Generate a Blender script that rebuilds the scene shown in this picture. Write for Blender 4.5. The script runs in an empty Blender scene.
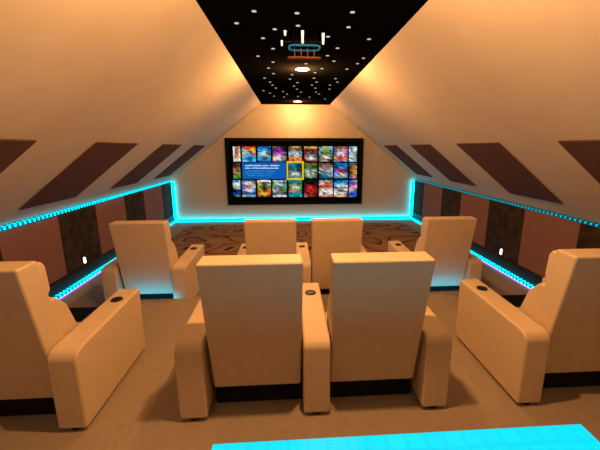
import bpy, bmesh, math, random
from mathutils import Vector, Matrix
random.seed(7)
scene = bpy.context.scene
COL = scene.collection

# ------------------------------------------------------------------ camera
F = 340.0
PITCH = math.atan(77 / F)
YAW = math.atan(23 / F * math.cos(PITCH))
cam_d = bpy.data.cameras.new('camera')
cam = bpy.data.objects.new('camera', cam_d)
COL.objects.link(cam)
cam.location = (0, 0, 1.84)
cam.rotation_euler = (math.pi / 2 - PITCH, 0, -YAW)
cam_d.sensor_fit = 'HORIZONTAL'
cam_d.sensor_width = 36
cam_d.lens = 36 * F / 600
cam_d.shift_x = -12 / 600
cam_d.clip_start = 0.02
scene.camera = cam

# ------------------------------------------------------------------ world, exposure
w = bpy.data.worlds.new('world')
scene.world = w
w.use_nodes = True
w.node_tree.nodes['Background'].inputs[0].default_value = (0.0, 0.0, 0.0, 1)
w.node_tree.nodes['Background'].inputs[1].default_value = 0.0
vs = scene.view_settings
vs.view_transform = 'Standard'
vs.look = 'None'
vs.gamma = 1
vs.exposure = 0.0
vs.use_curve_mapping = False
scene.display_settings.display_device = 'sRGB'
scene.cycles.use_denoising = True
scene.cycles.max_bounces = 8
scene.cycles.diffuse_bounces = 2
scene.cycles.sample_clamp_indirect = 4
scene.cycles.caustics_reflective = False
scene.cycles.caustics_refractive = False

# room numbers
XL, XR = -2.96, 3.27          # knee walls
CL, CR = -0.65, 1.01          # flat ceiling strip
ZK, ZC = 1.06, 2.87           # knee height, ceiling height
YF, YB = 8.70, -2.6           # screen wall, rear wall
PZ, PY = 0.18, 3.66           # platform height and its front edge
XC = 0.165

WARM = (1.0, 0.47, 0.15)
LAMP_P = 166.0                 # watts of one ceiling lamp
LED_S = 4.0                   # strength of the cyan tape
CYAN = (0.0, 0.66, 0.90)

# ------------------------------------------------------------------ materials
def mat(name, col, rough=0.6, spec=0.5, metal=0.0, emis=None, es=0.0):
    m = bpy.data.materials.new(name)
    m.use_nodes = True
    b = m.node_tree.nodes['Principled BSDF']
    b.inputs['Base Color'].default_value = (*col, 1)
    b.inputs['Roughness'].default_value = rough
    b.inputs['Specular IOR Level'].default_value = spec
    b.inputs['Metallic'].default_value = metal
    if spec == 0:
        b.inputs['IOR'].default_value = 1.0
    if emis:
        b.inputs['Emission Color'].default_value = (*emis, 1)
        b.inputs['Emission Strength'].default_value = es
    return m

def nodes(m):
    return m.node_tree.nodes, m.node_tree.links, m.node_tree.nodes['Principled BSDF']

def noise_mat(name, c1, c2, scale=30, rough=0.8, spec=0.3, bump=0.0, detail=4, dist=0.0, lo=0.35, hi=0.65):
    m = mat(name, c1, rough, spec)
    N, L, b = nodes(m)
    tc = N.new('ShaderNodeTexCoord')
    n = N.new('ShaderNodeTexNoise')
    n.inputs['Scale'].default_value = scale
    n.inputs['Detail'].default_value = detail
    n.inputs['Distortion'].default_value = dist
    r = N.new('ShaderNodeValToRGB')
    r.color_ramp.elements[0].position = lo
    r.color_ramp.elements[1].position = hi
    r.color_ramp.elements[0].color = (*c1, 1)
    r.color_ramp.elements[1].color = (*c2, 1)
    L.new(tc.outputs['Object'], n.inputs['Vector'])
    L.new(n.outputs['Fac'], r.inputs['Fac'])
    L.new(r.outputs['Color'], b.inputs['Base Color'])
    if bump:
        bp = N.new('ShaderNodeBump')
        bp.inputs['Strength'].default_value = bump
        bp.inputs['Distance'].default_value = 0.01
        L.new(n.outputs['Fac'], bp.inputs['Height'])
        L.new(bp.outputs['Normal'], b.inputs['Normal'])
    return m

M = {}
M['paint'] = noise_mat('cream_wall_paint', (0.64, 0.55, 0.45), (0.67, 0.58, 0.48), 3, 0.75, 0.25)
M['ceiling'] = mat('black_ceiling', (0.0035, 0.0033, 0.003), 0.9, 0.0)
M['carpet'] = noise_mat('beige_carpet', (0.33, 0.265, 0.215), (0.36, 0.295, 0.24), 25, 0.95, 0.1, 0.05)
M['leather'] = noise_mat('cream_leather', (0.66, 0.52, 0.38), (0.69, 0.55, 0.41), 14, 0.5, 0.3, 0.08)
M['black'] = mat('black_plastic', (0.008, 0.008, 0.008), 0.45, 0.4)
M['rubber'] = mat('black_rubber', (0.006, 0.006, 0.006), 0.8, 0.2)
M['gloss'] = mat('gloss_black', (0.004, 0.004, 0.004), 0.18, 0.4)
M['steel'] = mat('dark_steel', (0.25, 0.25, 0.27), 0.3, 0.5, 1.0)
M['slope'] = noise_mat('dark_brown_acoustic_fabric', (0.115, 0.058, 0.052), (0.135, 0.068, 0.060), 40, 0.9, 0.1, 0.1)
M['mauve'] = noise_mat('mauve_fabric', (0.23, 0.115, 0.105), (0.26, 0.13, 0.12), 30, 0.9, 0.1, 0.1)
M['skirt'] = mat('black_skirting', (0.012, 0.011, 0.010), 0.55, 0.3)
M['copper'] = mat('copper', (0.40, 0.17, 0.07), 0.6, 0.3, 0.6)
M['matte'] = mat('matte_black', (0.003, 0.003, 0.003), 0.9, 0.0)
M['white_glow'] = mat('white_glow', (1, 1, 1), 0.5, 0.5, 0, (1.0, 0.95, 0.92), 2.2)
M['tube_glow'] = mat('tube_glow', (1, 1, 1), 0.5, 0.5, 0, (1.0, 0.93, 0.85), 0.8)
M['star'] = mat('star_glow', (0.02, 0.02, 0.02), 0.5, 0.0, 0, (1.0, 0.95, 0.90), 0.6)
M['lamp_glow'] = mat('lamp_glow', (1, 1, 1), 0.5, 0.5, 0, (1.0, 0.80, 0.48), 3.0)
M['rim_cyan'] = mat('rim_cyan_glow', (0, 0.1, 0.15), 0.5, 0.5, 0, (0.0, 0.26, 0.40), 0.4)
M['wood'] = noise_mat('dark_wood', (0.035, 0.016, 0.009), (0.06, 0.028, 0.014), 6, 0.4, 0.4, 0, 4, 2)

# patterned dark knee panels (small mottled brown tiles)
def pat_dark():
    m = mat('dark_patterned_fabric', (0.05, 0.03, 0.018), 0.85, 0.15)
    N, L, b = nodes(m)
    tc = N.new('ShaderNodeTexCoord')
    v = N.new('ShaderNodeTexVoronoi'); v.inputs['Scale'].default_value = 7
    n = N.new('ShaderNodeTexNoise'); n.inputs['Scale'].default_value = 14
    mx = N.new('ShaderNodeMath'); mx.operation = 'MULTIPLY'
    r = N.new('ShaderNodeValToRGB')
    r.color_ramp.elements[0].position = 0.1; r.color_ramp.elements[1].position = 0.4
    r.color_ramp.elements[0].color = (0.024, 0.015, 0.010, 1)
    r.color_ramp.elements[1].color = (0.052, 0.034, 0.022, 1)
    L.new(tc.outputs['Object'], v.inputs['Vector']); L.new(tc.outputs['Object'], n.inputs['Vector'])
    L.new(v.outputs['Distance'], mx.inputs[0]); L.new(n.outputs['Fac'], mx.inputs[1])
    L.new(mx.outputs[0], r.inputs['Fac']); L.new(r.outputs['Color'], b.inputs['Base Color'])
    return m
M['dark_pat'] = pat_dark()

# swirl-patterned rug: dark contour lines winding over gold brown
def rug_mat():
    m = mat('swirl_rug', (0.3, 0.15, 0.06), 0.95, 0.1)
    N, L, b = nodes(m)
    tc = N.new('ShaderNodeTexCoord')
    n = N.new('ShaderNodeTexNoise'); n.inputs['Scale'].default_value = 1.3; n.inputs['Detail'].default_value = 0.0
    n.inputs['Distortion'].default_value = 0.0
    mul = N.new('ShaderNodeMath'); mul.operation = 'MULTIPLY'; mul.inputs[1].default_value = 6.0
    fr = N.new('ShaderNodeMath'); fr.operation = 'FRACT'
    r = N.new('ShaderNodeValToRGB'); cr = r.color_ramp
    cr.elements[0].position = 0.0; cr.elements[0].color = (0.27, 0.165, 0.09, 1)
    cr.elements[1].position = 1.0; cr.elements[1].color = (0.27, 0.165, 0.09, 1)
    for p, c in ((0.40, (0.34, 0.20, 0.10)), (0.45, (0.035, 0.012, 0.008)), (0.52, (0.045, 0.014, 0.009)), (0.57, (0.24, 0.10, 0.05))):
        e = cr.elements.new(p); e.color = (*c, 1)
    L.new(tc.outputs['Object'], n.inputs['Vector'])
    L.new(n.outputs['Fac'], mul.inputs[0]); L.new(mul.outputs[0], fr.inputs[0])
    L.new(fr.outputs[0], r.inputs['Fac']); L.new(r.outputs['Color'], b.inputs['Base Color'])
    return m
M['rug'] = rug_mat()

# LED tape: a row of diodes 7 cm apart behind a diffusing sleeve
def led_mat(name, axis, strength, low=0.15):
    m = mat(name, (0.0, 0.05, 0.06), 0.5, 0.0, 0, CYAN, strength)
    N, L, b = nodes(m)
    tc = N.new('ShaderNodeTexCoord')
    sx = N.new('ShaderNodeSeparateXYZ')
    k = N.new('ShaderNodeMath'); k.operation = 'MULTIPLY'; k.inputs[1].default_value = 2 * math.pi / 0.07
    s = N.new('ShaderNodeMath'); s.operation = 'SINE'
    mr = N.new('ShaderNodeMapRange')
    mr.inputs['From Min'].default_value = -0.1; mr.inputs['From Max'].default_value = 0.6
    mr.inputs['To Min'].default_value = strength * low; mr.inputs['To Max'].default_value = strength
    L.new(tc.outputs['Object'], sx.inputs[0]); L.new(sx.outputs[axis], k.inputs[0])
    L.new(k.outputs[0], s.inputs[0]); L.new(s.outputs[0], mr.inputs['Value'])
    L.new(mr.outputs[0], b.inputs['Emission Strength'])
    return m
M['led_y'] = led_mat('cyan_led_tape_long', 'Y', LED_S, 0.05)
M['led_y_dim'] = led_mat('cyan_led_tape_dim', 'Y', 0.8, 0.05)
M['led_floor'] = led_mat('cyan_led_tape_floor', 'Y', LED_S * 1.3, 0.02)
M['led_back'] = mat('cyan_led_tape_bright', (0.0, 0.05, 0.06), 0.5, 0.0, 0, (0.0, 0.50, 0.85), 14)
M['added_purple'] = mat('added_violet_glow', (0.1, 0.05, 0.2), 0.5, 0.3, 0, (0.30, 0.12, 1.0), 3.0)  # emission for the strips added to colour the side floor
M['led_x'] = mat('cyan_led_tape_wide', (0.0, 0.05, 0.06), 0.5, 0.0, 0, CYAN, LED_S * 1.5)

# glowing acrylic of the low counter: faint grid of cells
def counter_mat():
    m = mat('cyan_backlit_acrylic', (0.0, 0.06, 0.08), 0.4, 0.15, 0, (0, 0.80, 0.93), 1.3)
    N, L, b = nodes(m)
    tc = N.new('ShaderNodeTexCoord')
    br = N.new('ShaderNodeTexBrick')
    br.offset = 0
    br.inputs['Scale'].default_value = 1
    br.inputs['Brick Width'].default_value = 0.075
    br.inputs['Row Height'].default_value = 0.075
    br.inputs['Mortar Size'].default_value = 0.016
    br.inputs['Mortar Smooth'].default_value = 1.0
    br.inputs['Color1'].default_value = (0, 0.64, 0.78, 1)
    br.inputs['Color2'].default_value = (0, 0.60, 0.75, 1)
    br.inputs['Mortar'].default_value = (0, 0.56, 0.73, 1)
    L.new(tc.outputs['Object'], br.inputs['Vector'])
    L.new(br.outputs['Color'], b.inputs['Emission Color'])
    return m
M['counter'] = counter_mat()

# ------------------------------------------------------------------ mesh helpers
def box_bm(x0, x1, y0, y1, z0, z1, bev=0.0, seg=3, bm=None):
    bm = bm or bmesh.new()
    r = bmesh.ops.create_cube(bm, size=1)
    for v in r['verts']:
        v.co = Vector(((x0 + x1) / 2 + v.co.x * (x1 - x0), (y0 + y1) / 2 + v.co.y * (y1 - y0), (z0 + z1) / 2 + v.co.z * (z1 - z0)))
    if bev:
        es = list({e for v in r['verts'] for e in v.link_edges})
        bmesh.ops.bevel(bm, geom=es, offset=bev, segments=seg, profile=0.5, affect='EDGES')
    return bm

def prism_bm(profile, a0, a1, axis='X', bev=0.0, seg=3, bm=None):
    """closed profile extruded along an axis; profile is (y,z) for X, (x,z) for Y, (x,y) for Z"""
    bm = bm or bmesh.new()
    def P(p, a):
        return {'X': (a, p[0], p[1]), 'Y': (p[0], a, p[1]), 'Z': (p[0], p[1], a)}[axis]
    A = [bm.verts.new(P(p, a0)) for p in profile]
    B = [bm.verts.new(P(p, a1)) for p in profile]
    n = len(profile)
    fs = [bm.faces.new(A), bm.faces.new(B[::-1])]
    for i in range(n):
        fs.append(bm.faces.new((A[(i + 1) % n], A[i], B[i], B[(i + 1) % n])))
    bmesh.ops.recalc_face_normals(bm, faces=fs)
    if bev:
        es = []
        for e in {e for f in fs for e in f.edges}:
            if len(e.link_faces) == 2 and e.calc_face_angle(0) > math.radians(28):
                es.append(e)
        bmesh.ops.bevel(bm, geom=es, offset=bev, segments=seg, profile=0.5, affect='EDGES')
    return bm

def cyl_bm(c, r, h, seg=24, r2=None, bm=None, axis='Z'):
    bm = bm or bmesh.new()
    rot = {'Z': Matrix(), 'X': Matrix.Rotation(math.pi / 2, 4, 'Y'), 'Y': Matrix.Rotation(math.pi / 2, 4, 'X')}[axis]
    bmesh.ops.create_cone(bm, cap_ends=True, segments=seg, radius1=r, radius2=r if r2 is None else r2, depth=h,
                          matrix=Matrix.Translation(c) @ rot)
    return bm

def torus_bm(c, R, r, seg=28, rs=8):
    bm = bmesh.new()
    rings = []
    for i in range(seg):
        a = 2 * math.pi * i / seg
        rings.append([bm.verts.new((c[0] + (R + r * math.cos(t)) * math.cos(a), c[1] + (R + r * math.cos(t)) * math.sin(a), c[2] + r * math.sin(t)))
                      for t in [2 * math.pi * j / rs for j in range(rs)]])
    for i in range(seg):
        for j in range(rs):
            bm.faces.new((rings[i][j], rings[(i + 1) % seg][j], rings[(i + 1) % seg][(j + 1) % rs], rings[i][(j + 1) % rs]))
    bmesh.ops.recalc_face_normals(bm, faces=bm.faces)
    return bm

def obj(name, bm, m, parent=None, smooth=False, loc=None):
    me = bpy.data.meshes.new(name)
    bm.normal_update()
    bm.to_mesh(me)
    bm.free()
    o = bpy.data.objects.new(name, me)
    COL.objects.link(o)
    me.materials.append(m)
    if smooth:
        for p in me.polygons:
            p.use_smooth = True
        wn = o.modifiers.new('weighted_normal', 'WEIGHTED_NORMAL')
        wn.keep_sharp = True
    if parent:
        o.parent = parent
    if loc:
        o.location = loc
    return o

def tag(o, label, cat, group=None):
    o['label'] = label
    o['category'] = cat
    if group:
        o['group'] = group
    return o

def thing(name, label, cat, loc=(0, 0, 0), rz=0, group=None):
    o = bpy.data.objects.new(name, None)
    o.empty_display_size = 0.1
    COL.objects.link(o)
    o.location = loc
    o.rotation_euler = (0, 0, rz)
    return tag(o, label, cat, group)

def struct(name, bm, m):
    o = obj(name, bm, m)
    o['kind'] = 'structure'
    return o

def dup(root, loc, label, skip=()):
    r = root.copy()
    COL.objects.link(r)
    r.location = loc
    r['label'] = label
    for ch in list(root.children):
        if ch.get('side') in skip:
            continue
        c = ch.copy()
        COL.objects.link(c)
        c.parent = r
        for g in ch.children:
            d = g.copy()
            COL.objects.link(d)
            d.parent = c
    return r

# ------------------------------------------------------------------ the room
T = 0.12
struct('floor', box_bm(XL - T, XR + T, YB - T, YF + T, -T, 0), M['carpet'])
# platform with a notch on each side for the step down
NX0, NX1, NY = -2.06, 2.40, 3.12
plat = box_bm(XL, XR, YB, NY, 0.0, PZ)
box_bm(NX0, NX1, NY, PY, 0.0, PZ, bm=plat)
struct('floor_platform', plat, M['carpet'])
for nm, x0, x1, lab in (('left', XL, NX0, ''), ('right', NX1, XR, '')):
    o = obj('platform_step', box_bm(x0 + 0.003, x1 - 0.003, NY + 0.003, 3.70, 0.0, 0.09, 0.01, 2), M['rubber'])
    tag(o, 'low black step between the raised floor and the lower carpet on the %s side' % nm, 'step', 'black steps beside the platform')
struct('ceiling', box_bm(CL, CR, YB, YF, ZC, ZC + T), M['ceiling'])
wl = struct('wall_left', box_bm(XL - T, XL, YB, YF, 0, ZK), M['paint'])
wr = struct('wall_right', box_bm(XR, XR + T, YB, YF, 0, ZK), M['paint'])
nl = Vector((-(ZC - ZK), 0, (CL - XL))).normalized()      # outward normal of the left slope
nr = Vector(((ZC - ZK), 0, (XR - CR))).normalized()
struct('wall_left_slope', prism_bm([(XL, ZK), (CL, ZC), (CL + nl.x * T, ZC + nl.z * T), (XL + nl.x * T, ZK + nl.z * T)], YB, YF, 'Y'), M['paint'])
struct('wall_right_slope', prism_bm([(XR, ZK), (CR, ZC), (CR + nr.x * T, ZC + nr.z * T), (XR + nr.x * T, ZK + nr.z * T)], YB, YF, 'Y'), M['paint'])
pent = [(XL, 0), (XR, 0), (XR, ZK), (CR, ZC), (CL, ZC), (XL, ZK)]
big = [(XL - T, -T), (XR + T, -T), (XR + T, ZK + 0.1), (CR + T, ZC + T), (CL - T, ZC + T), (XL - T, ZK + 0.1)]
struct('wall_front', prism_bm(big, YF, YF + T, 'Y'), M['paint'])
struct('wall_back', prism_bm(big, YB - T, YB, 'Y'), M['mauve'])
# shallow cream drop under the black ceiling at the screen wall
struct('trim_1', box_bm(CL - 0.14, CR + 0.14, YF - 0.018, YF, ZC - 0.125, ZC - 0.002, 0.006, 2), M['paint'])
# black skirting along the knee walls
for side, x0, x1 in (('left', XL, XL + 0.03), ('right', XR - 0.03, XR)):
    struct('baseboard_' + side, box_bm(x0, x1, PY + 0.1, YF, 0.05, 0.20), M['skirt'])

# ------------------------------------------------------------------ knee wall panels
EDGE = [1.85, 2.75, 3.53, 4.45, 5.31, 6.24, 7.06, 8.06, YF - 0.03]
names = ['beside the back row', 'beside the back row', 'beside the edge of the platform', 'with the small white light low on it',
         'beyond the small white light', 'second from the screen wall among the mottled ones', 'next to last before the screen wall', 'narrow, touching the screen wall corner']
for side, s, xw in (('left', 1, XL), ('right', -1, XR)):
    for i in range(len(EDGE) - 1):
        dark = i % 2 == 1
        y0, y1 = EDGE[i] + 0.003, EDGE[i + 1] - 0.003
        z0 = 0.205 if y1 > PY else PZ + 0.03
        a, b_ = sorted((xw, xw + s * 0.010))
        o = obj('wall_panel', box_bm(a, b_, y0, y1, z0, ZK - 0.045, 0.004, 2), M['dark_pat' if dark else 'mauve'])
        kind = 'dark mottled brown' if dark else 'plain mauve'
        tag(o, '%s fabric panel on the %s low wall, %s' % (kind, side, names[i]), 'wall panel', 'fabric panels on the low walls')

# ------------------------------------------------------------------ slope panels
SL = [(1.85, 2.75), (3.57, 4.50), (5.38, 6.28), (7.10, 8.03)]
snm = ['nearest, cut off by the picture edge', 'second from the near end, largest in view', 'third from the near end', 'nearest the screen wall, thinnest in view']
Z0S, Z1S = 1.238, 1.90
for side, s in (('left', 1), ('right', -1)):
    if s == 1:
        p0, d, n = Vector((XL, 0, ZK)), Vector((CL - XL, 0, ZC - ZK)).normalized(), -nl
    else:
        p0, d, n = Vector((XR, 0, ZK)), Vector((CR - XR, 0, ZC - ZK)).normalized(), -nr
    t0, t1 = (Z0S - ZK) / d.z, (Z1S - ZK) / d.z
    for i, (y0, y1) in enumerate(SL):
        bm = bmesh.new()
        box_bm(0, t1 - t0, 0, y1 - y0, 0.0005, 0.014, 0.004, 2, bm)
        # local x climbs the slope, z is off the surface
        base = p0 + d * t0
        R = Matrix(((d.x, 0, n.x), (0, 1, 0), (d.z, 0, n.z)))
        if R.determinant() < 0:
            pass
        for v in bm.verts:
            v.co = R @ v.co
        bmesh.ops.recalc_face_normals(bm, faces=bm.faces)
        o = obj('acoustic_panel', bm, M['slope'], loc=(base.x, y0, base.z))
        tag(o, 'dark panel on the %s sloping wall, %s' % (side, snm[i]), 'acoustic panel', 'dark panels on the sloping walls')

# ------------------------------------------------------------------ LED tapes
def strip(label, bm_s, m, bm_c=None):
    t = thing('led_strip', label, 'led strip', group='cyan led strips')
    obj('light_tape', bm_s, m, t)
    if bm_c:
        obj('channel', bm_c, M['steel'], t)
    return t
c = 0.035
strip('cyan led strip along the top edge of the left low wall', box_bm(XL + 0.012, XL + 0.042, YB + 0.2, YF - 0.05, ZK - 0.038, ZK - 0.004), M['led_y'],
      box_bm(XL, XL + 0.012, YB + 0.2, YF - 0.05, ZK - 0.043, ZK))
strip('cyan led strip along the top edge of the right low wall', box_bm(XR - 0.030, XR - 0.012, YB + 0.2, YF - 0.05, ZK - 0.031, ZK - 0.009), M['led_y_dim'],
      box_bm(XR - 0.012, XR, YB + 0.2, YF - 0.05, ZK - 0.043, ZK))
low = []
low.append(strip('cyan led strip at the foot of the left low wall', box_bm(XL + 0.031, XL + 0.085, 3.80, YF - 0.05, 0.006, 0.046), M['led_floor'],
      box_bm(XL, XL + 0.030, 3.80, YF - 0.05, 0.0, 0.048)))
low.append(strip('cyan led strip at the foot of the right low wall', box_bm(XR - 0.085, XR - 0.031, 3.80, YF - 0.05, 0.006, 0.046), M['led_floor'],
      box_bm(XR - 0.030, XR, 3.80, YF - 0.05, 0.0, 0.048)))
strip('upright cyan led strip in the left corner of the screen wall', box_bm(XL + 0.041, XL + 0.105, YF - 0.075, YF - 0.045, 0.09, ZK - 0.03), M['led_x'],
      box_bm(XL + 0.028, XL + 0.04, YF - 0.085, YF - 0.03, 0.09, ZK - 0.03))
strip('upright cyan led strip in the right corner of the screen wall', box_bm(XR - 0.105, XR - 0.041, YF - 0.075, YF - 0.045, 0.09, ZK - 0.03), M['led_x'],
      box_bm(XR - 0.04, XR - 0.028, YF - 0.085, YF - 0.03, 0.09, ZK - 0.03))
strip('long cyan led strip at the foot of the screen wall', box_bm(XL + 0.11, XR - 0.11, YF - 0.095, YF - 0.05, 0.012, 0.080), M['led_x'],
      box_bm(XL + 0.11, XR - 0.11, YF - 0.10, YF - 0.045, 0.0, 0.0118))
strip('cyan led strip under the platform edge behind the left recliner', box_bm(-1.88, -1.32, PY + 0.008, PY + 0.022, 0.10, 0.14), M['led_back'],
      box_bm(-1.88, -1.32, PY, PY + 0.008, 0.095, 0.145))
strip('cyan led strip under the platform edge behind the right recliner', box_bm(1.58, 2.12, PY + 0.008, PY + 0.022, 0.10, 0.14), M['led_back'],
      box_bm(1.58, 2.12, PY, PY + 0.008, 0.095, 0.145))

for t, x0, x1 in ((low[0], XL + 0.086, XL + 0.094), (low[1], XR - 0.094, XR - 0.086)):
    obj('added_violet_strip', box_bm(x0, x1, 3.80, YF - 0.9, 0.004, 0.016), M['added_purple'], t)['label'] = 'thin violet line added to tint the floor'  # added glowing strip, there only for the purple cast on the floor

# ------------------------------------------------------------------ rug
def rounded_rect(x0, x1, y0, y1, r, n=8):
    pts = []
    for cx, cy, a0 in ((x1 - r, y1 - r, 0), (x0 + r, y1 - r, 90), (x0 + r, y0 + r, 180), (x1 - r, y0 + r, 270)):
        for k in range(n + 1):
            a = math.radians(a0 + 90 * k / n)
            pts.append((cx + r * math.cos(a), cy + r * math.sin(a)))
    return pts
rug = obj('rug', prism_bm(rounded_rect(-2.45, 2.85, 4.9, 8.2, 0.3), 0.0, 0.012, 'Z'), M['rug'])
tag(rug, 'gold brown rug with dark winding swirls below the screen', 'rug')

# ------------------------------------------------------------------ recliners
def make_recliner(label):
    t = thing('recliner', label, 'recliner', group='cream leather recliners')
    lm = M['leather']
    obj('base', box_bm(-0.285, 0.285, 0.155, 0.68, 0.0, 0.163, 0.01, 2), M['rubber'], t)['label'] = 'black base doubling as the shadow under the back'  # black box filled out in width and depth to stand for the floor shadow
    # backrest: leaning slab, a little wider at the head, front face stepping into headrest and lumbar cushions
    prof = [(-0.07, 1.052), (0.095, 0.165), (0.26, 0.165), (0.20, 0.50), (0.085, 1.056)]
    bk = prism_bm(prof, -1.0, 1.0, 'X')
    for v in bk.verts:
        v.co.x *= 0.277 + 0.013 * (v.co.z - 0.165) / 0.9
    bmesh.ops.bevel(bk, geom=list(bk.edges), offset=0.014, segments=3, profile=0.5, affect='EDGES')
    obj('backrest', bk, lm, t, True)
    hp = [(0.05, 1.035), (0.07, 0.83), (0.13, 0.815), (0.165, 0.85), (0.155, 1.0), (0.13, 1.035)]
    obj('headrest', prism_bm(hp, -0.28, 0.28, 'X', 0.018, 4), lm, t, True)
    lp = [(0.10, 0.80), (0.12, 0.33), (0.385, 0.33), (0.355, 0.53), (0.29, 0.70), (0.20, 0.79)]
    obj('lumbar_cushion', prism_bm(lp, -0.275, 0.275, 'X', 0.025, 4), lm, t, True)
    obj('seat', box_bm(-0.285, 0.285, 0.20, 0.70, 0.17, 0.35, 0.035, 4), lm, t, True)
    obj('footrest', box_bm(-0.28, 0.28, 0.702, 0.75, 0.10, 0.335, 0.02, 4), lm, t, True)
    for side, s in (('a', -1), ('b', 1)):
        x0, x1 = sorted((s * 0.290, s * 0.458))
        ap = [(0.0, 0.022), (0.86, 0.022), (0.87, 0.55), (0.075, 0.530), (0.035, 0.520), (0.010, 0.498), (0.0, 0.465)]
        a = obj('armrest', prism_bm(ap, x0, x1, 'X', 0.016, 4), lm, t, True)
        a['side'] = side
        xm = (x0 + x1) / 2
        cup = torus_bm((xm, 0.665, 0.548), 0.036, 0.007)
        cu = obj('cup_holder', cup, M['black'], a, True)
        cyl = cyl_bm((xm, 0.665, 0.548), 0.033, 0.006, 24)
        obj('cup_holder_insert', cyl, M['black'], a)
        for yy in (0.06, 0.80):
            f = obj('foot', cyl_bm((xm, yy, 0.0125), 0.045, 0.025, 16), M['rubber'], t)
            f['side'] = side
            f['label'] = 'small round black foot'
    return t
A, B = 'a', 'b'
RY, FY = 1.83, 3.735
def widen(root, side, dx):
    for ch in root.children:
        if ch.get('side') == side:
            ch.location.x += dx
first = make_recliner('cream leather recliner in the near row, left of the two middle seats, seen from behind')
first.location = (-0.222, RY, PZ)
pair_right = dup(first, (0.524, RY, PZ), 'cream leather recliner in the near row, right of the two middle seats, seen from behind', (A,))
dup(first, (-1.685, RY - 0.03, PZ), 'cream leather recliner cut off by the left edge, its long armrest towards the aisle')
dup(first, (1.922, RY - 0.01, PZ), 'cream leather recliner cut off by the right edge, its long armrest towards the aisle')
dup(first, (-0.219, FY, 0), 'cream leather recliner in the far row, left of the two middle seats before the screen')
dup(first, (0.531, FY, 0), 'cream leather recliner in the far row, right of the two middle seats before the screen', (A,))
far_left = dup(first, (-1.647, FY, 0), 'cream recliner at the left end of the far row, cyan glow low on its back')
dup(first, (1.85, FY, 0), 'cream recliner at the right end of the far row, cyan glow low on its back')

widen(pair_right, 'b', 0.017)
widen(first, 'a', -0.017)
widen(far_left, 'a', -0.02)

# ------------------------------------------------------------------ screen
SX0, SX1, SZ0, SZ1 = -1.56, 1.86, 0.43, 2.08
PX0, PX1, PZ0, PZ1 = -1.40, 1.74, 0.55, 1.93
YS = YF - 0.055
tv = thing('projection_screen', 'wide black framed screen on the end wall showing a grid of film posters', 'screen', (0, 0, 0))
M['frame'] = mat('black_frame', (0.004, 0.004, 0.004), 0.5, 0.08)
def frame_bm():
    bm = bmesh.new()
    box_bm(SX0, SX1, YS - 0.02, YF - 0.004, SZ1 - 0.085, SZ1, 0.008, 2, bm)
    box_bm(SX0, SX1, YS - 0.02, YF - 0.004, SZ0, SZ0 + 0.085, 0.008, 2, bm)
    box_bm(SX0, SX0 + 0.10, YS - 0.02, YF - 0.004, SZ0 + 0.085, SZ1 - 0.085, 0, 2, bm)
    box_bm(SX1 - 0.10, SX1, YS - 0.02, YF - 0.004, SZ0 + 0.085, SZ1 - 0.085, 0, 2, bm)
    return bm
obj('frame', frame_bm(), M['frame'], tv)
obj('display', box_bm(SX0 + 0.10, SX1 - 0.10, YS, YF - 0.004, SZ0 + 0.085, SZ1 - 0.085), M['matte'], tv)

def cam_to_wall(px, py, yy):
    cx, cz = (px - 312) / F, (225 - py) / F
    up = cz * math.cos(PITCH) - math.sin(PITCH)
    fw = math.cos(PITCH) + cz * math.sin(PITCH)
    x = cx * math.cos(YAW) + fw * math.sin(YAW)
    y = fw * math.cos(YAW) - cx * math.sin(YAW)
    return x / y * yy, 1.84 + up / y * yy

def glow_vcol(name, strength):
    m = mat(name, (0, 0, 0), 0.5, 0.0, 0, (1, 1, 1), strength)
    N, L, b = nodes(m)
    a = N.new('ShaderNodeVertexColor'); a.layer_name = 'Col'
    L.new(a.outputs['Color'], b.inputs['Emission Color'])
    return m
M['picture'] = glow_vcol('lit_picture', 1.0)
PAL = {'K': (4, 4, 6), 'k': (35, 28, 30), 'W': (245, 245, 240), 'w': (200, 205, 215), 'G': (40, 150, 60), 'g': (95, 160, 60), 'd': (20, 70, 45),
       'B': (15, 80, 190), 'b': (50, 130, 215), 'C': (60, 195, 235), 'c': (150, 220, 235), 'O': (240, 120, 35), 'o': (215, 160, 100), 'R': (215, 40, 30),
       'r': (130, 30, 40), 'Y': (245, 200, 60), 'y': (150, 115, 40), 'P': (130, 60, 190), 'p': (225, 80, 190), 'N': (95, 60, 40), 'n': (180, 130, 100),
       'T': (0, 140, 160), 't': (60, 110, 120), 'S': (110, 115, 130), 'V': (25, 35, 110)}
def lin(c):
    return tuple(((v / 255 + 0.055) / 1.055) ** 2.4 if v > 10 else v / 255 / 12.92 for v in c)
COLX = [(233.1, 240.3), (242.0, 255.6), (257.5, 270.9), (272.7, 286.6), (288.7, 301.9), (304.1, 317.3), (319.0, 332.8), (334.0, 347.6), (349.0, 356.8)]
ROWY = [(146.4, 161.6), (163.0, 178.4), (180.0, 196.9)]
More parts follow.
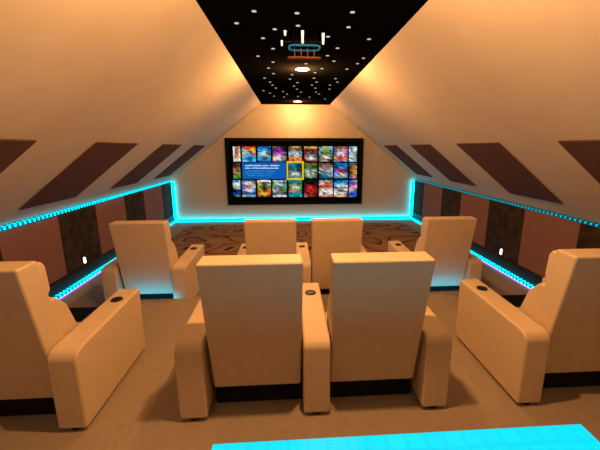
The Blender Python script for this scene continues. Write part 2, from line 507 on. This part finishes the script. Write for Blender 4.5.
POST = [
    ['WOW WOw wOW wWW'.replace(' ', '/'), 'RRR/COY/YCO/CBC/cCC', 'BBb/CCB/bWS/CkC/BbB', 'yNK/kPK/PpS/YWN/pSk', 'yYy/kSk/cWc/OoO/RoO', 'oYo/rrr/rSr/rWS/rrr',
     'CYC/cgC/gyG/kWd/gnk', 'NyN/Pop/PWP/oRO/wPw', 'Cc/WW/cg/WS/cw'],
    ['KN/NN/nn/yg/Gg', None, None, None, 'TTT/kTk/tSk/TWt/TTT', 'yyy/kGk/GWg/dWk/dGd', 'NNN/SnS/WSW/kTw/kTk', 'TTT/BbB/BRV/bWS/TTT', 'TT/KO/kY/Ko/BO'],
    ['bC/cW/gW/KK/BB/kg', 'NkN/bWS/BRw/bWb/kBk/wcC', 'WWW/YNW/gkg/YkO/OYR/NNN', 'WcW/gWC/gSg/WSG/kSk/WWw', 'TtT/dGG/GWg/OnG/TTT/CGC', 'KkK/kKk/kRk/kRr/rRr/nNK',
     'Swk/wOS/RRO/gWw/WwW/ROR', 'BBb/bCb/CWW/WNW/WWN/RYR', 'BC/BR/pw/wr/BB/bB']]
def poster(x0, x1, z0, z1, code, parent, yy):
    rows = code.split('/')
    nr_ = len(rows); nc = len(rows[0])
    U, V = (nc - 1) * 3 + 1, (nr_ - 1) * 3 + 1
    bm = bmesh.new()
    lay = bm.verts.layers.float_color.new('Col')
    vv = []
    for j in range(V):
        line = []
        for i in range(U):
            fi, fj = i / 3, j / 3
            # smoothstep between the sample colours, so the blobs keep an edge
            i0, j0 = min(int(fi), nc - 2), min(int(fj), nr_ - 2)
            u, v_ = fi - i0, fj - j0
            u, v_ = u * u * (3 - 2 * u), v_ * v_ * (3 - 2 * v_)
            q = [lin(PAL[rows[j0 + b][i0 + a]]) for b in (0, 1) for a in (0, 1)]
            col = [(q[0][k] * (1 - u) + q[1][k] * u) * (1 - v_) + (q[2][k] * (1 - u) + q[3][k] * u) * v_ for k in range(3)]
            vx = bm.verts.new((x0 + (x1 - x0) * i / (U - 1), 0, z1 + (z0 - z1) * j / (V - 1)))
            jt = random.choice((0.12, 0.4, 0.9, 1.0, 1.3))
            vx[lay] = (*[min(1, c_ * jt) for c_ in col], 1)
            line.append(vx)
        vv.append(line)
    for j in range(V - 1):
        for i in range(U - 1):
            bm.faces.new((vv[j][i], vv[j + 1][i], vv[j + 1][i + 1], vv[j][i + 1]))
    return obj('film_poster', bm, M['picture'], parent, loc=(0, yy, 0))
YP = YS - 0.004
for r, row in enumerate(POST):
    for k, code in enumerate(row):
        if not code:
            continue
        px0, px1 = COLX[k]
        py0, py1 = ROWY[r]
        xa, za = cam_to_wall(px0, (py0 + py1) / 2, YP)
        xb, _ = cam_to_wall(px1, (py0 + py1) / 2, YP)
        xm_ = (px0 + px1) / 2
        _, zt = cam_to_wall(xm_, py0, YP)
        _, zb = cam_to_wall(xm_, py1, YP)
        poster(xa, xb, zb, zt, code, tv, YP)
def flat(px0, px1, py0, py1, m, name, off=0.0, parent=tv):
    xa, zt = cam_to_wall(px0, py0, YP)
    xb, zb = cam_to_wall(px1, py1, YP)
    return obj(name, box_bm(xa, xb, YP - 0.002 - off, YP - off, zb, zt), m, parent)
M['info'] = mat('info_blue', (0, 0, 0), 0.5, 0.0, 0, lin((12, 92, 178)), 1.0)
M['yellow'] = mat('selection_yellow', (0, 0, 0), 0.5, 0.0, 0, lin((235, 195, 25)), 1.0)
M['txt'] = mat('text_white', (0, 0, 0), 0.5, 0.0, 0, lin((215, 235, 255)), 1.0)
M['txt2'] = mat('text_pale', (0, 0, 0), 0.5, 0.0, 0, lin((70, 150, 205)), 1.0)
info = flat(242, 286.3, 162.6, 178.8, M['info'], 'info_panel')
def words(py, h, spans, m):
    for a, b in spans:
        # one unreadable word: a low bar with upright strokes rising from it
        bm = bmesh.new()
        pts = [(a, py + h)]
        x = a
        while x < b:
            hh = h * random.choice((0.55, 0.65, 0.75, 1.0))
            pts += [(x, py + h - hh), (x + 0.55, py + h - hh), (x + 0.55, py + h * 0.75), (x + 0.85, py + h * 0.75)]
            x += 0.85
        pts.append((x, py + h))
        prism_bm([cam_to_wall(p, q, YP) for p, q in pts], YP - 0.005, YP - 0.003, 'Y', bm=bm)
        obj('text_word', bm, m, info)
words(164.6, 1.5, ((245, 252), (253.2, 261.5), (262.8, 268.5), (270, 279)), M['txt'])
words(167.2, 1.4, ((245, 250.5), (252, 254), (255.5, 259), (260, 278)), M['txt'])
words(170.6, 0.9, ((245, 251), (252, 259), (260, 266), (267, 275)), M['txt2'])
words(172.8, 0.9, ((245, 249), (250, 258), (259, 264), (266, 272)), M['txt2'])
words(175.0, 0.9, ((248, 255), (257, 265), (267, 271)), M['txt2'])
sel = bmesh.new()
def selbox(px0, px1, py0, py1):
    xa, zt = cam_to_wall(px0, py0, YP); xb, zb = cam_to_wall(px1, py1, YP)
    box_bm(xa, xb, YP - 0.006, YP - 0.003, zb, zt, 0, 1, sel)
selbox(286.6, 303.8, 161.2, 162.9); selbox(286.6, 303.8, 178.2, 179.8)
selbox(286.6, 288.3, 162.9, 178.2); selbox(302.1, 303.8, 162.9, 178.2)
obj('selection_frame', sel, M['yellow'], tv)

# ------------------------------------------------------------------ ceiling lamps
def lamp(x, y, label, power=1.0):
    t = thing('ceiling_lamp', label, 'ceiling lamp', (x, y, ZC), group='round warm ceiling lamps')
    # shallow dome
    bm = bmesh.new()
    R, H_ = 0.095, 0.008
    rings = []
    for k in range(6):
        a = math.pi / 2 * k / 6
        rings.append([bm.verts.new((R * math.cos(a) * math.cos(p), R * math.cos(a) * math.sin(p), -0.008 - H_ * math.sin(a))) for p in [2 * math.pi * i / 24 for i in range(24)]])
    top = bm.verts.new((0, 0, -0.008 - H_))
    for k in range(5):
        for i in range(24):
            bm.faces.new((rings[k][i], rings[k + 1][i], rings[k + 1][(i + 1) % 24], rings[k][(i + 1) % 24]))
    for i in range(24):
        bm.faces.new((rings[5][i], top, rings[5][(i + 1) % 24]))
    bmesh.ops.recalc_face_normals(bm, faces=bm.faces)
    d = obj('lamp_shade', bm, M['lamp_glow'], t, True)
    d.visible_shadow = True
    obj('rim', cyl_bm((0, 0, -0.004), 0.105, 0.008, 32), M['matte'], t)
    ld = bpy.data.lights.new('lamp_light', 'POINT')
    ld.energy = LAMP_P * power
    ld.color = WARM
    ld.shadow_soft_size = 0.035
    lo = bpy.data.objects.new('lamp_light', ld)
    COL.objects.link(lo)
    lo.parent = t
    lo.location = (0, 0, -0.11)
    return t
lamp(0.19, 4.88, 'round warm ceiling lamp just beyond the hanging light fixture', 0.85)
lamp(0.21, 8.12, 'round warm ceiling lamp at the far end above the screen', 0.33)
lamp(0.18, 1.62, 'round warm ceiling lamp above the near row of recliners')
lamp(0.18, -1.50, 'round warm ceiling lamp at the rear of the room', 0.30)

# ------------------------------------------------------------------ hanging fixture with cyan rim
FX, FYY = 0.155, 3.42
t = thing('ceiling_fixture', 'black ceiling fixture with a cyan glowing rim, white tubes and a copper plate', 'ceiling light', (FX, FYY, ZC))
def rr_ring(hx, hy, r, z, th):
    pts = rounded_rect(-hx, hx, -hy, hy, r, 6)
    bm = bmesh.new()
    n = len(pts); rs = 8; rg = []
    for i in range(n):
        p, q = Vector(pts[i - 1]), Vector(pts[(i + 1) % n])
        tan = (q - p).normalized(); nn = Vector((tan.y, -tan.x))
        rg.append([bm.verts.new((pts[i][0] + nn.x * th * math.cos(a), pts[i][1] + nn.y * th * math.cos(a), z + th * math.sin(a))) for a in [2 * math.pi * j / rs for j in range(rs)]])
    for i in range(n):
        for j in range(rs):
            bm.faces.new((rg[i][j], rg[(i + 1) % n][j], rg[(i + 1) % n][(j + 1) % rs], rg[i][(j + 1) % rs]))
    bmesh.ops.recalc_face_normals(bm, faces=bm.faces)
    return bm
obj('body', prism_bm(rounded_rect(-0.12, 0.12, -0.07, 0.07, 0.05, 6), -0.118, -0.06, 'Z'), M['matte'], t)
obj('glowing_rim', rr_ring(0.14, 0.085, 0.055, -0.128, 0.009), M['rim_cyan'], t)['label'] = 'cyan glowing rim'
obj('base_plate', rr_ring(0.15, 0.03, 0.028, -0.215, 0.006), M['copper'], t)['label'] = 'slim copper lower rail'
for xx in (-0.09, -0.03, 0.03, 0.09):
    obj('rail_rod', cyl_bm((xx, 0, -0.166), 0.004, 0.094, 8), M['copper'], t)
for xx, yy in ((-0.10, 0), (0.10, 0)):
    obj('hanging_rod', cyl_bm((xx, yy, -0.03), 0.006, 0.06, 10), M['gloss'], t)
for xx, z0, z1, r in ((-0.175, -0.055, -0.015, 0.012), (-0.205, -0.14, -0.095, 0.009), (-0.02, -0.115, -0.012, 0.013), (0.165, -0.12, -0.03, 0.013)):
    tb = cyl_bm((xx, -0.09, (z0 + z1) / 2), r * 0.7, z1 - z0, 12, r)
    obj('light_tube', tb, M['tube_glow'], t)['label'] = 'small white glowing tube'
    obj('tube_stem', cyl_bm((xx, -0.09, z1 / 2 - 0.001), 0.003, -z1 - 0.002 if z1 < -0.004 else 0.002, 8), M['gloss'], t)
obj('cross_bar', box_bm(-0.20, 0.16, -0.075, -0.065, -0.10, -0.094), M['gloss'], t)

# ------------------------------------------------------------------ stars in the ceiling
STARS = [(254, 11), (236.5, 23), (274.7, 29), (263, 38), (273, 48.5), (258, 56), (297, 13), (298, 25.5), (352.5, 12), (348.5, 27), (369, 39),
         (337.5, 48), (328, 36.5), (327.5, 55.5), (334, 61), (363.5, 58), (357.5, 63.5), (347, 69), (322, 68.5), (273, 62), (268.5, 68),
         (273.5, 73.5), (264.5, 78), (270, 82), (272.5, 85), (276, 88), (263.5, 90.5), (270, 93), (283, 91.5), (292, 74.5), (290, 79), (297.5, 82.5),
         (294, 86), (297, 89), (301, 92), (298, 96.3), (306, 63.5), (315, 72.5), (314, 78), (316.5, 82), (312, 85), (315.5, 88), (316, 92), (319, 94),
         (335.5, 78.5), (337.5, 82), (330, 85), (329.5, 89), (325, 99), (309.5, 97), (284, 97), (287, 94), (274, 96)]
star0 = None
for px, py in STARS:
    cx, cz = (px - 312) / F, (225 - py) / F
    up = cz * math.cos(PITCH) - math.sin(PITCH)
    fw = math.cos(PITCH) + cz * math.sin(PITCH)
    x = cx * math.cos(YAW) + fw * math.sin(YAW); y = fw * math.cos(YAW) - cx * math.sin(YAW)
    k = (ZC - 1.84) / up
    if star0 is None:
        star0 = obj('star_light', cyl_bm((0, 0, -0.002), 0.019, 0.004, 16), M['star'])
        tag(star0, 'small round white star light set in the black ceiling', 'star light', 'star lights in the black ceiling')
        s = star0
    else:
        s = star0.copy()
        COL.objects.link(s)
    s.location = (x * k, y * k, ZC)

# ------------------------------------------------------------------ small lights low on the dark wall panels
for side, xw, s in (('left', XL, 1), ('right', XR, -1)):
    t = thing('wall_light', 'tiny white light low on the dark mottled panel of the %s wall' % side, 'wall light', (xw + s * 0.010, 4.82, 0.28), group='tiny white wall lights')
    a, b_ = sorted((0.0, s * 0.012))
    obj('back_plate', box_bm(a, b_, -0.03, 0.03, -0.075, 0.075, 0.004, 2), M['skirt'], t)
    bm = cyl_bm((s * 0.02, 0, 0), 0.016, 0.09, 16)
    bmesh.ops.bevel(bm, geom=[e for e in bm.edges], offset=0.008, segments=2, affect='EDGES')
    obj('bulb', bm, M['white_glow'], t, True)

# ------------------------------------------------------------------ low counter with backlit top (nearest the camera)
t = thing('counter', 'low counter with a glowing cyan backlit top behind the middle recliners', 'counter', (0.43, 0.49, PZ))
obj('cabinet', box_bm(-0.66, 0.66, -0.54, 0.54, 0.0, 0.53, 0.006, 2), M['wood'], t)
for xx in (-0.33, 0.33):
    dd = obj('door', box_bm(xx - 0.31, xx + 0.31, -0.562, -0.542, 0.06, 0.50, 0.004, 2), M['wood'], t)
    obj('handle', box_bm(xx * 0.1 - 0.006, xx * 0.1 + 0.006, -0.575, -0.563, 0.22, 0.36, 0.002, 2), M['steel'], dd)
obj('counter_frame', box_bm(-0.735, 0.735, -0.605, 0.605, 0.532, 0.560, 0.003, 2), M['wood'], t)
obj('glowing_top', box_bm(-0.733, 0.733, -0.602, 0.602, 0.561, 0.570, 0.002, 2), M['counter'], t)['label'] = 'cyan backlit acrylic top'
